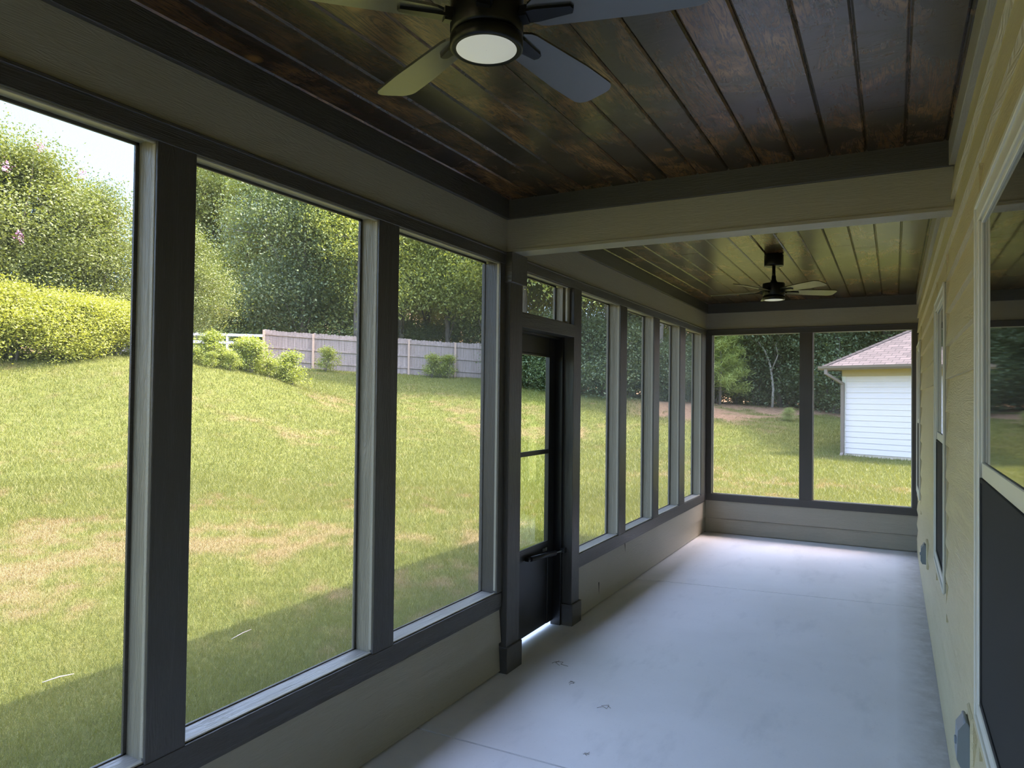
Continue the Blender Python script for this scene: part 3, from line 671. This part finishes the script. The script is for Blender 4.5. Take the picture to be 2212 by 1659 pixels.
# ------------------------------------------------------------------ wooden fence
fs, fe = Vector((-25.5, 25.4, 0)), Vector((-14.2, 34.0, 0)); fdir = (fe-fs).normalized(); flen = (fe-fs).length
fz = empty('privacy_fence', (fs.x, fs.y, 0), math.atan2(fdir.y, fdir.x))
nb = 6; bw = flen/nb
for k in range(nb):
    mb = MB(); x = k*bw
    while x < (k+1)*bw-.02:
        c_ = fs+fdir*x; zb = float(terr(c_.x, c_.y))-.03; ht = 1.83+random.uniform(-.03, .03)
        mb.prism([(x+.003, zb), (x+.137, zb), (x+.137, zb+ht-.03), (x+.11, zb+ht), (x+.03, zb+ht), (x+.003, zb+ht-.03)], .0, .018, 'y'); x += .14
    mb.build('picket_panel', M_fence, fz)
    a_ = fs+fdir*(k*bw); b_ = fs+fdir*((k+1)*bw); za, zb_ = float(terr(a_.x, a_.y)), float(terr(b_.x, b_.y))
    for hh in (.30, .92, 1.55):
        mb = MB(); mb.bm.verts.ensure_lookup_table()
        A = [mb.bm.verts.new(p) for p in ((k*bw, -.04, za+hh), (k*bw, -.04, za+hh+.09), (k*bw, 0, za+hh+.09), (k*bw, 0, za+hh))]
        B = [mb.bm.verts.new(p) for p in (((k+1)*bw, -.04, zb_+hh), ((k+1)*bw, -.04, zb_+hh+.09), ((k+1)*bw, 0, zb_+hh+.09), ((k+1)*bw, 0, zb_+hh))]
        mb.bm.faces.new(A); mb.bm.faces.new(B)
        for i in range(4): mb.bm.faces.new((A[i], B[i], B[(i+1) % 4], A[(i+1) % 4]))
        mb.build('rail', M_fence, fz)
for k in range(nb+1):
    c_ = fs+fdir*(k*bw); zb = float(terr(c_.x, c_.y)); mb = MB(); mb.box(k*bw-.05, k*bw+.05, -.13, -.035, zb-.1, zb+1.78, .006); mb.build('post', M_fpost, fz)
thing(fz, 'weathered grey wooden picket fence on the rise in front of the woods', 'fence')
# ------------------------------------------------------------------ neighbour's house and pale railing
hz = empty('house', (-37.5, 32.2, 3.3), math.radians(42))
mb = MB(); mb.box(-9, 3.2, 0, 8, -.8, 3.0); mb.build('wall', M_brick, hz)
roof_mesh(-9.5, 3.7, -.5, 8.5, 3.0, .75, 'roof', M_greyroof, hz)
for xw in (-3.2, .1, 1.9):
    mb = MB(); mb.box(xw, xw+.9, -.06, .02, .9, 2.3, .01); f_ = mb.build('window', M_whitep, hz)
    mb = MB(); mb.box(xw+.08, xw+.42, -.08, -.05, .98, 2.22); mb.box(xw+.48, xw+.82, -.08, -.05, .98, 2.22); mb.build('pane', M_glassR, f_)
thing(hz, 'brick house with grey roof glimpsed through leaves behind the weeds', 'house')
ra, rb = Vector((-30.6, 24.9, 0)), Vector((-27.4, 27.4, 0)); rd = (rb-ra).normalized(); rl = (rb-ra).length
rz_ = empty('rail_fence', (ra.x, ra.y, float(terr(ra.x, ra.y))), math.atan2(rd.y, rd.x))
for k in range(5):
    mb = MB(); mb.box(k*rl/4-.06, k*rl/4+.06, -.06, .06, -.3, 1.25, .01); mb.build('post', M_whitep, rz_)
for hh in (.3, .7, 1.1):
    mb = MB(); mb.box(0, rl, -.09, -.06, hh, hh+.14, .004); mb.build('rail', M_whitep, rz_)
thing(rz_, 'white rail fence half hidden by tall weeds, left of the wooden fence', 'fence')
# ------------------------------------------------------------------ vegetation
def leaf_mesh(name, clusters, per, lsize, spread, seed, flat=.55, up=.5, droop=0, asp=.5):
    """leaves as small pointed quads gathered in sprays around the twig ends"""
    R = np.random.default_rng(seed); C_ = np.repeat(np.asarray(clusters, float), per, 0); n = len(C_)
    sp = np.asarray([spread, spread, spread*flat]); off = R.normal(0, 1, (n, 3))*sp*.5; P = C_+off; P[:, 2] -= droop*np.hypot(off[:,0], off[:,1])
    nrm = R.normal(0, 1, (n, 3)); nrm[:, 2] = np.abs(nrm[:, 2])+up; nrm /= np.linalg.norm(nrm, axis=1)[:, None]
    t = R.normal(0, 1, (n, 3)); t -= nrm*(t*nrm).sum(1)[:, None]; t /= np.linalg.norm(t, axis=1)[:, None]; b = np.cross(nrm, t)
    s = lsize*R.uniform(.6, 1.3, n)[:, None]
    v = np.stack([P-t*s*.5, P+b*s*asp*.5-nrm*s*.06, P+t*s*.5, P-b*s*asp*.5-nrm*s*.06], 1).reshape(-1, 3)
    cr = np.repeat(R.random(len(clusters)), per)*.5+R.random(n)*.5
    c = np.stack([cr, 0*cr, 0*cr, 0*cr+1], -1)
    return fast_mesh(name, v, np.arange(n*4).reshape(-1, 4), np.repeat(c, 4, 0))
def crown_pts(R, n, rx, z0, z1, shape=.6, hollow=.35, lobes=7):
    """twig ends on the outside of several leafy lobes"""
    lc = []
    for i in range(lobes):
        t = (i+.5)/lobes; z = z0+(z1-z0)*(.12+.76*t); env = math.sin(PI*min(.98, max(.05, t**shape)))**.7
        a = R.uniform(0, 2*PI) + i*2.4; d_ = rx*env*R.uniform(.35, .62); lc.append((d_*math.cos(a), d_*math.sin(a), z, rx*env*.62+.25))
    lc.append((0, 0, z1-(z1-z0)*.14, rx*.42)); P = []
    for k in range(n):
        c = lc[k % len(lc)]; v = R.normal(0, 1, 3); v /= np.linalg.norm(v); q = R.uniform(hollow, 1)**.5
        P.append((c[0]+v[0]*c[3]*q, c[1]+v[1]*c[3]*q, c[2]+v[2]*c[3]*.72*q))
    return np.array(P), lc
def make_tree(name, seed, h, rx, z0, mleaf, ncl, per, lsize, spread, trunk_r=.16, stems=1, lobes=7, bark=None):
    R = np.random.default_rng(seed); pts, lc = crown_pts(R, ncl, rx, z0, h, lobes=lobes)
    e = empty(name); mb = MB()
    for s in range(stems):
        a = 2*PI*s/stems; lean = .0 if stems == 1 else rx*.35
        tp = [(.12*math.cos(a)*(stems > 1)+R.normal(0, .04), .12*math.sin(a)*(stems > 1)+R.normal(0, .04), -.3)]
        for k in range(1, 7):
            t = k/6; tp.append((lean*t*math.cos(a)+R.normal(0, .07)*h*.1, lean*t*math.sin(a)+R.normal(0, .07)*h*.1, -.3+(h*.88+.3)*t))
        mb.tube(tp, [trunk_r*(1.25-1.1*k/6) for k in range(7)], 9)
    for (x, y, z, r_) in lc:
        zb = max(z0*.5, z-r_*1.3); mb.tube([(0, 0, zb), (x*.45, y*.45, (zb+z)/2+.2), (x, y, z)], [trunk_r*.4, trunk_r*.25, trunk_r*.08], 5)
        for k in range(4):
            v = R.normal(0, 1, 3); v /= np.linalg.norm(v); mb.tube([(x, y, z), (x+v[0]*r_*.8, y+v[1]*r_*.8, z+v[2]*r_*.55)], [trunk_r*.09, .012], 4)
    mb.build('trunk', bark or M_bark, e)
    link('foliage', leaf_mesh('foliage', pts, per, lsize, spread, seed+1), mleaf, e)
    return e
def place(proto, x, y, s, rz, label, cat, group=None, first=[set()], sz=None, dz=0):
    if proto.name in first[0]: o = copy_tree(proto)
    else: o = proto; first[0].add(proto.name)
    o.location = (x, y, float(terr(x, y))+dz); o.rotation_euler = (0, 0, rz); o.scale = (s, s, sz or s)
    return thing(o, label, cat, group)
oakA = make_tree('oak_tree', 11, 15, 3.8, 2.4, M_leafA, 620, 80, .155, 1.2, .19)
oakB = make_tree('sweetgum_tree', 12, 14, 3.3, 1.8, M_leafB, 560, 80, .15, 1.1, .15)
oakC = make_tree('maple_tree', 13, 12, 3.6, 1.2, M_leafD, 620, 80, .145, 1.15, .13)
tall = make_tree('slender_tree', 14, 16, 2.6, 5.0, M_leafA, 380, 70, .155, 1.15, .17)
bush = make_tree('woodland_shrub', 15, 3.2, 1.7, .1, M_leafD, 240, 55, .12, .75, .05, 3, 6)
bushg = make_tree('leafy_shrub', 16, 2.6, 1.4, .1, M_leafA, 220, 55, .11, .65, .04, 3, 6)
def azr(a, r): return 2.009-r*math.sin(math.radians(a)), r*math.cos(math.radians(a))
R = random.Random(5)
row = []
def zone(a, k=0):
    z = ('left of the fence' if a > 45 else 'behind the wooden fence' if a > 29.5 else
         'seen right of the door' if a > 14.5 else 'beyond the left far screen' if a > 5.9 else 'beyond the right far screen' if a > -1 else 'behind the garage')
    return ('at the front of the woods ', 'in the mid woods ', 'deep in the woods ')[k] + z
a = 52.5
while a > -24:                                # first line of trees behind fence and bank
    if a > 26: r_ = 40.5+R.uniform(-.8, 1.5)+max(0, a-44)*.9
    elif a > 16: r_ = 34.6+R.uniform(-.8, .8)
    elif a > 4: r_ = 37.9+R.uniform(-.6, 1.0)
    else: r_ = 35.8+R.uniform(-.6, .8)
    row.append((a, r_, 0)); a -= 3.4*R.uniform(.8, 1.25)
a = 51
while a > -26: row.append((a, 46+R.uniform(-2, 2)+max(0, a-44)*.8, 1)); a -= 3.3*R.uniform(.8, 1.2)
a = 52
while a > -26: row.append((a, 53+R.uniform(-2, 2), 2)); a -= 3.4*R.uniform(.8, 1.2)
names_ = {0: ('oak', oakA, 'broad green oak ', 'broad green oaks '), 1: ('gum', oakB, 'light green sweetgum ', 'light green sweetgums '),
          2: ('maple', oakC, 'low dark green maple ', 'dark green maples '), 3: ('slender', tall, 'tall bare-trunked tree ', 'tall slender trees ')}
for a, r_, k in row:
    x, y = azr(a, r_)
    c = R.choice([0, 0, 1, 1, 2, 3]) if a > 20 else R.choice([2, 2, 0, 2, 3, 2])
    if k == 2: c = R.choice([0, 2, 2])
    s = R.uniform(.85, 1.15)*(1.0 if a > 20 else 1.05)*(1 if k == 0 else 1.12)
    if a > 47: s *= .8
    _, pr, lab, grp = names_[c]
    place(pr, x, y, s, R.uniform(0, 6.28), lab+zone(a, k), 'tree', grp+zone(a, k), sz=s*(1.5 if a < 28 else 1.2))
# understory at the edge of the woods
a = 33
while a > -25:
    r_ = (34.6 if a > 15 else 37.6 if a > 4 else 36.0)+R.uniform(-.5, 1.2); x, y = azr(a, r_)
    if not (a > 29): place(bush, x, y, R.uniform(.8, 1.25), R.uniform(0, 6), 'dark green bush '+zone(a), 'bush', 'dark green bushes '+zone(a))
    a -= 1.7*R.uniform(.8, 1.2)
a = 50
while a > -25:
    r_ = 43+R.uniform(-1, 1.5)+max(0, a-46)*.6; x, y = azr(a, r_)
    place(bushg, x, y, R.uniform(1.0, 1.7), R.uniform(0, 6), 'mid green bush '+zone(a, 1), 'bush', 'mid green bushes '+zone(a, 1))
    a -= 2.1*R.uniform(.8, 1.2)
# young pine at the left of the far view
def make_pine():
    e = empty('young_pine'); R_ = np.random.default_rng(3); mb = MB(); mb.tube([(0,0,-.2), (.05,0,1.6), (0,.05,3.6)], [.06,.045,.015], 8); P = []
    for k in range(26):
        z = .5+3.0*k/26; a = k*2.4; l = 1.15*(1-.65*k/26)*R_.uniform(.8, 1.1); tip = (l*math.cos(a), l*math.sin(a), z+.25*l)
        mb.tube([(0, 0, z), tip], [.018, .006], 5)
        for t in (.45, .7, .9, 1.0): P.append((tip[0]*t, tip[1]*t, z+.25*l*t))
    P.append((0, 0, 3.65)); mb.build('trunk', M_bark, e)
    link('needles', leaf_mesh('needles', P, 110, .26, .34, 4, .7, .1, 0, .07), M_leafP, e); return e
pine = make_pine(); x, y = azr(11.9, 34.6); place(pine, x, y, 1.15, .4, 'bright yellow-green young pine at the wood edge, left in the far screen', 'tree')
# bare dead tree with pale limbs
e = empty('dead_tree'); mb = MB()
mb.tube([(0,0,-.1), (.05,0,.9), (-.1,.05,2.0), (-.35,.1,2.7), (-.75,.1,3.3), (-.7,.1,4.0)], [.07,.06,.05,.04,.03,.015], 8)
mb.tube([(-.05,0,1.7), (.25,0,2.5), (.15,0,3.0), (.5,.1,3.5), (1.3,.1,3.9)], [.04,.035,.03,.02,.01], 7)
mb.tube([(-.5,.1,2.9), (-1.1,0,3.4), (-1.6,0,3.45)], [.025,.02,.01], 6); mb.tube([(.4,.1,3.3), (-.2,.1,4.0), (-1.0,.1,4.3)], [.02,.015,.008], 6)
mb.build('trunk', M_pale, e); x, y = azr(8.1, 36.3); e.location = (x, y, float(terr(x, y)))
thing(e, 'dead tree with twisted pale bare limbs at the wood edge beyond the far screens', 'tree')
# crape myrtles and yellow-green hedge on the left rise
cm = make_tree('crape_myrtle', 21, 7.0, 3.0, .6, M_leafC, 640, 150, .10, .85, .07, 4, 10)
fl = np.random.default_rng(8)
def blossoms(e, spots):
    for (bx, by, bz) in spots:
        P = np.array([(bx, by, bz)])+np.array([[0,0,.18*i/5] for i in range(6)])
        link('blossom', leaf_mesh('blossom', P, 9, .07, .13, int(abs(bx*100))+3, 1), M_pink, e)
def wp(px, py, D): return CAMP + (fw + rr*((px-1106)/fpx) - uu*((py-829.5)/fpx))*D
x, y = azr(63.2, 27.2); cz = float(terr(x, y))
place(cm, x, y, 1.0, 0, 'big crape myrtle with pink blossoms above the yellow-green hedge', 'tree')
blossoms(cm, [(1.9,-1.2,5.2), (2.2,-.4,6.0), (1.3,-1.9,6.3), (.6,-2.2,5.6), (2.5,.6,5.4), (.9,-1.2,6.8), (2.3,-1.0,3.2), (1.2,-2.4,4.6)])
for a_, r_, s_, lb in ((58.6, 27.8, .82, 'mid-sized crape myrtle right of the big one, behind the hedge'), (68.5, 27, 1.02, 'crape myrtle at the left edge of the view'), (54.6, 30, .80, 'small crape myrtle furthest right of the hedge trees')):
    x, y = azr(a_, r_); o = copy_tree(cm); o.location = (x, y, float(terr(x, y))); o.rotation_euler = (0, 0, a_); o.scale = (s_, s_, s_)
    for ch in list(o.children):
        if ch.name.startswith('blossom') and a_ > 60: pass
    thing(o, lb, 'tree')
hd = make_tree('hedge_shrub', 22, 1.85, 1.15, .05, M_leafY, 280, 80, .075, .5, .03, 4, 6)
for i, (a_, r_, s_) in enumerate([(70,24.2,1.1), (67.6,24.3,1.15), (65.3,24.2,1.15), (63,24.3,1.1), (60.8,24.2,1.0), (58.8,24.3,.92), (57,24.5,.85), (55.4,24.8,.7)]):
    x, y = azr(a_, r_); place(hd, x, y, s_, a_, 'bright yellow-green shrub in the hedge at the top of the slope', 'shrub', 'yellow-green hedge shrubs')
wd = make_tree('weed_clump', 23, 1.5, .6, .05, M_leafW, 90, 34, .10, .32, .012, 5, 5)
for i in range(24):
    a_ = 53.2-8.0*(i+R.random())/24; r_ = 25.3+R.uniform(-.8, 1.6)+max(0, 49-a_)*.35; x, y = azr(a_, r_)
    place(wd, x, y, R.uniform(.28, .5) if R.random() > .16 else .8, R.uniform(0, 6), 'tall light green weeds on the crest left of the wooden fence', 'weeds', 'weed clumps on the crest')
for a_, r_ in ((42.7, 35.7), (34.5, 36.1), (33.2, 36.3)):
    x, y = azr(a_, r_); place(wd, x, y, .8, R.uniform(0, 6), 'small green weed bush at the foot of the wooden fence', 'weeds', 'weeds at the fence foot')
x, y = azr(6.9, 31.5); place(bushg, x, y, .2, 1, 'small round shrub on the shaded bank beyond the far screens', 'shrub')
# trees close behind the garage
for a_, r_ in ((-2, 36.5), (-6, 36.0), (-11, 36)):
    x, y = azr(a_, r_); place(oakC, x, y, 1.1, a_, 'dark green maple rising behind the garage', 'tree', 'maples behind the garage', sz=1.6)
# ------------------------------------------------------------------ bits of dry grass on the floor and fallen sticks on the lawn
mb = MB(); mb.tube([(.0,.0,.003), (.03,.02,.004), (.05,.0,.003), (.06,.03,.006), (.055,.05,.003)], .0011, 5); mb.tube([(.02,.03,.003), (.05,.035,.006), (.07,.01,.003)], .001, 5)
dg = mb.build('dry_grass_bit', mat('dry_grass', (.12,.10,.06), .8))
spots = [(.66, 3.50, 1.0, .3), (.30, 3.95, 1.4, 2.4), (.42, 3.70, .7, 1.2), (1.45, 3.1, .6, 2.2), (1.72, 3.02, .7, .4), (.80, 3.05, .5, 4)]
for i, (x, y, s, rz) in enumerate(spots):
    o = dg if i == 0 else dg.copy()
    if i: S.collection.objects.link(o)
    o.location = (x, y, 0); o.scale = (s, s, 1); o.rotation_euler = (0, 0, rz)
    thing(o, 'curled bit of dry grass lying on the concrete floor', 'debris', 'dry grass bits on the floor')
for (x0, y0), (x1, y1), lb in (((-2.23, 3.66), (-2.27, 3.88), 'short pale stick in the grass outside the second screen'), ((-2.59, 2.55), (-2.55, 2.72), 'short pale stick in the grass seen low in the leftmost screen')):
    mb = MB(); z0 = .035; mb.tube([(0, 0, z0), ((x1-x0)*.5+.01, (y1-y0)*.5, z0+.012), (x1-x0, y1-y0, z0+.004)], [.003, .0045, .0025], 6)
    st_ = mb.build('fallen_stick', M_pale); st_.location = (x0, y0, float(terr(x0, y0))); thing(st_, lb, 'stick')
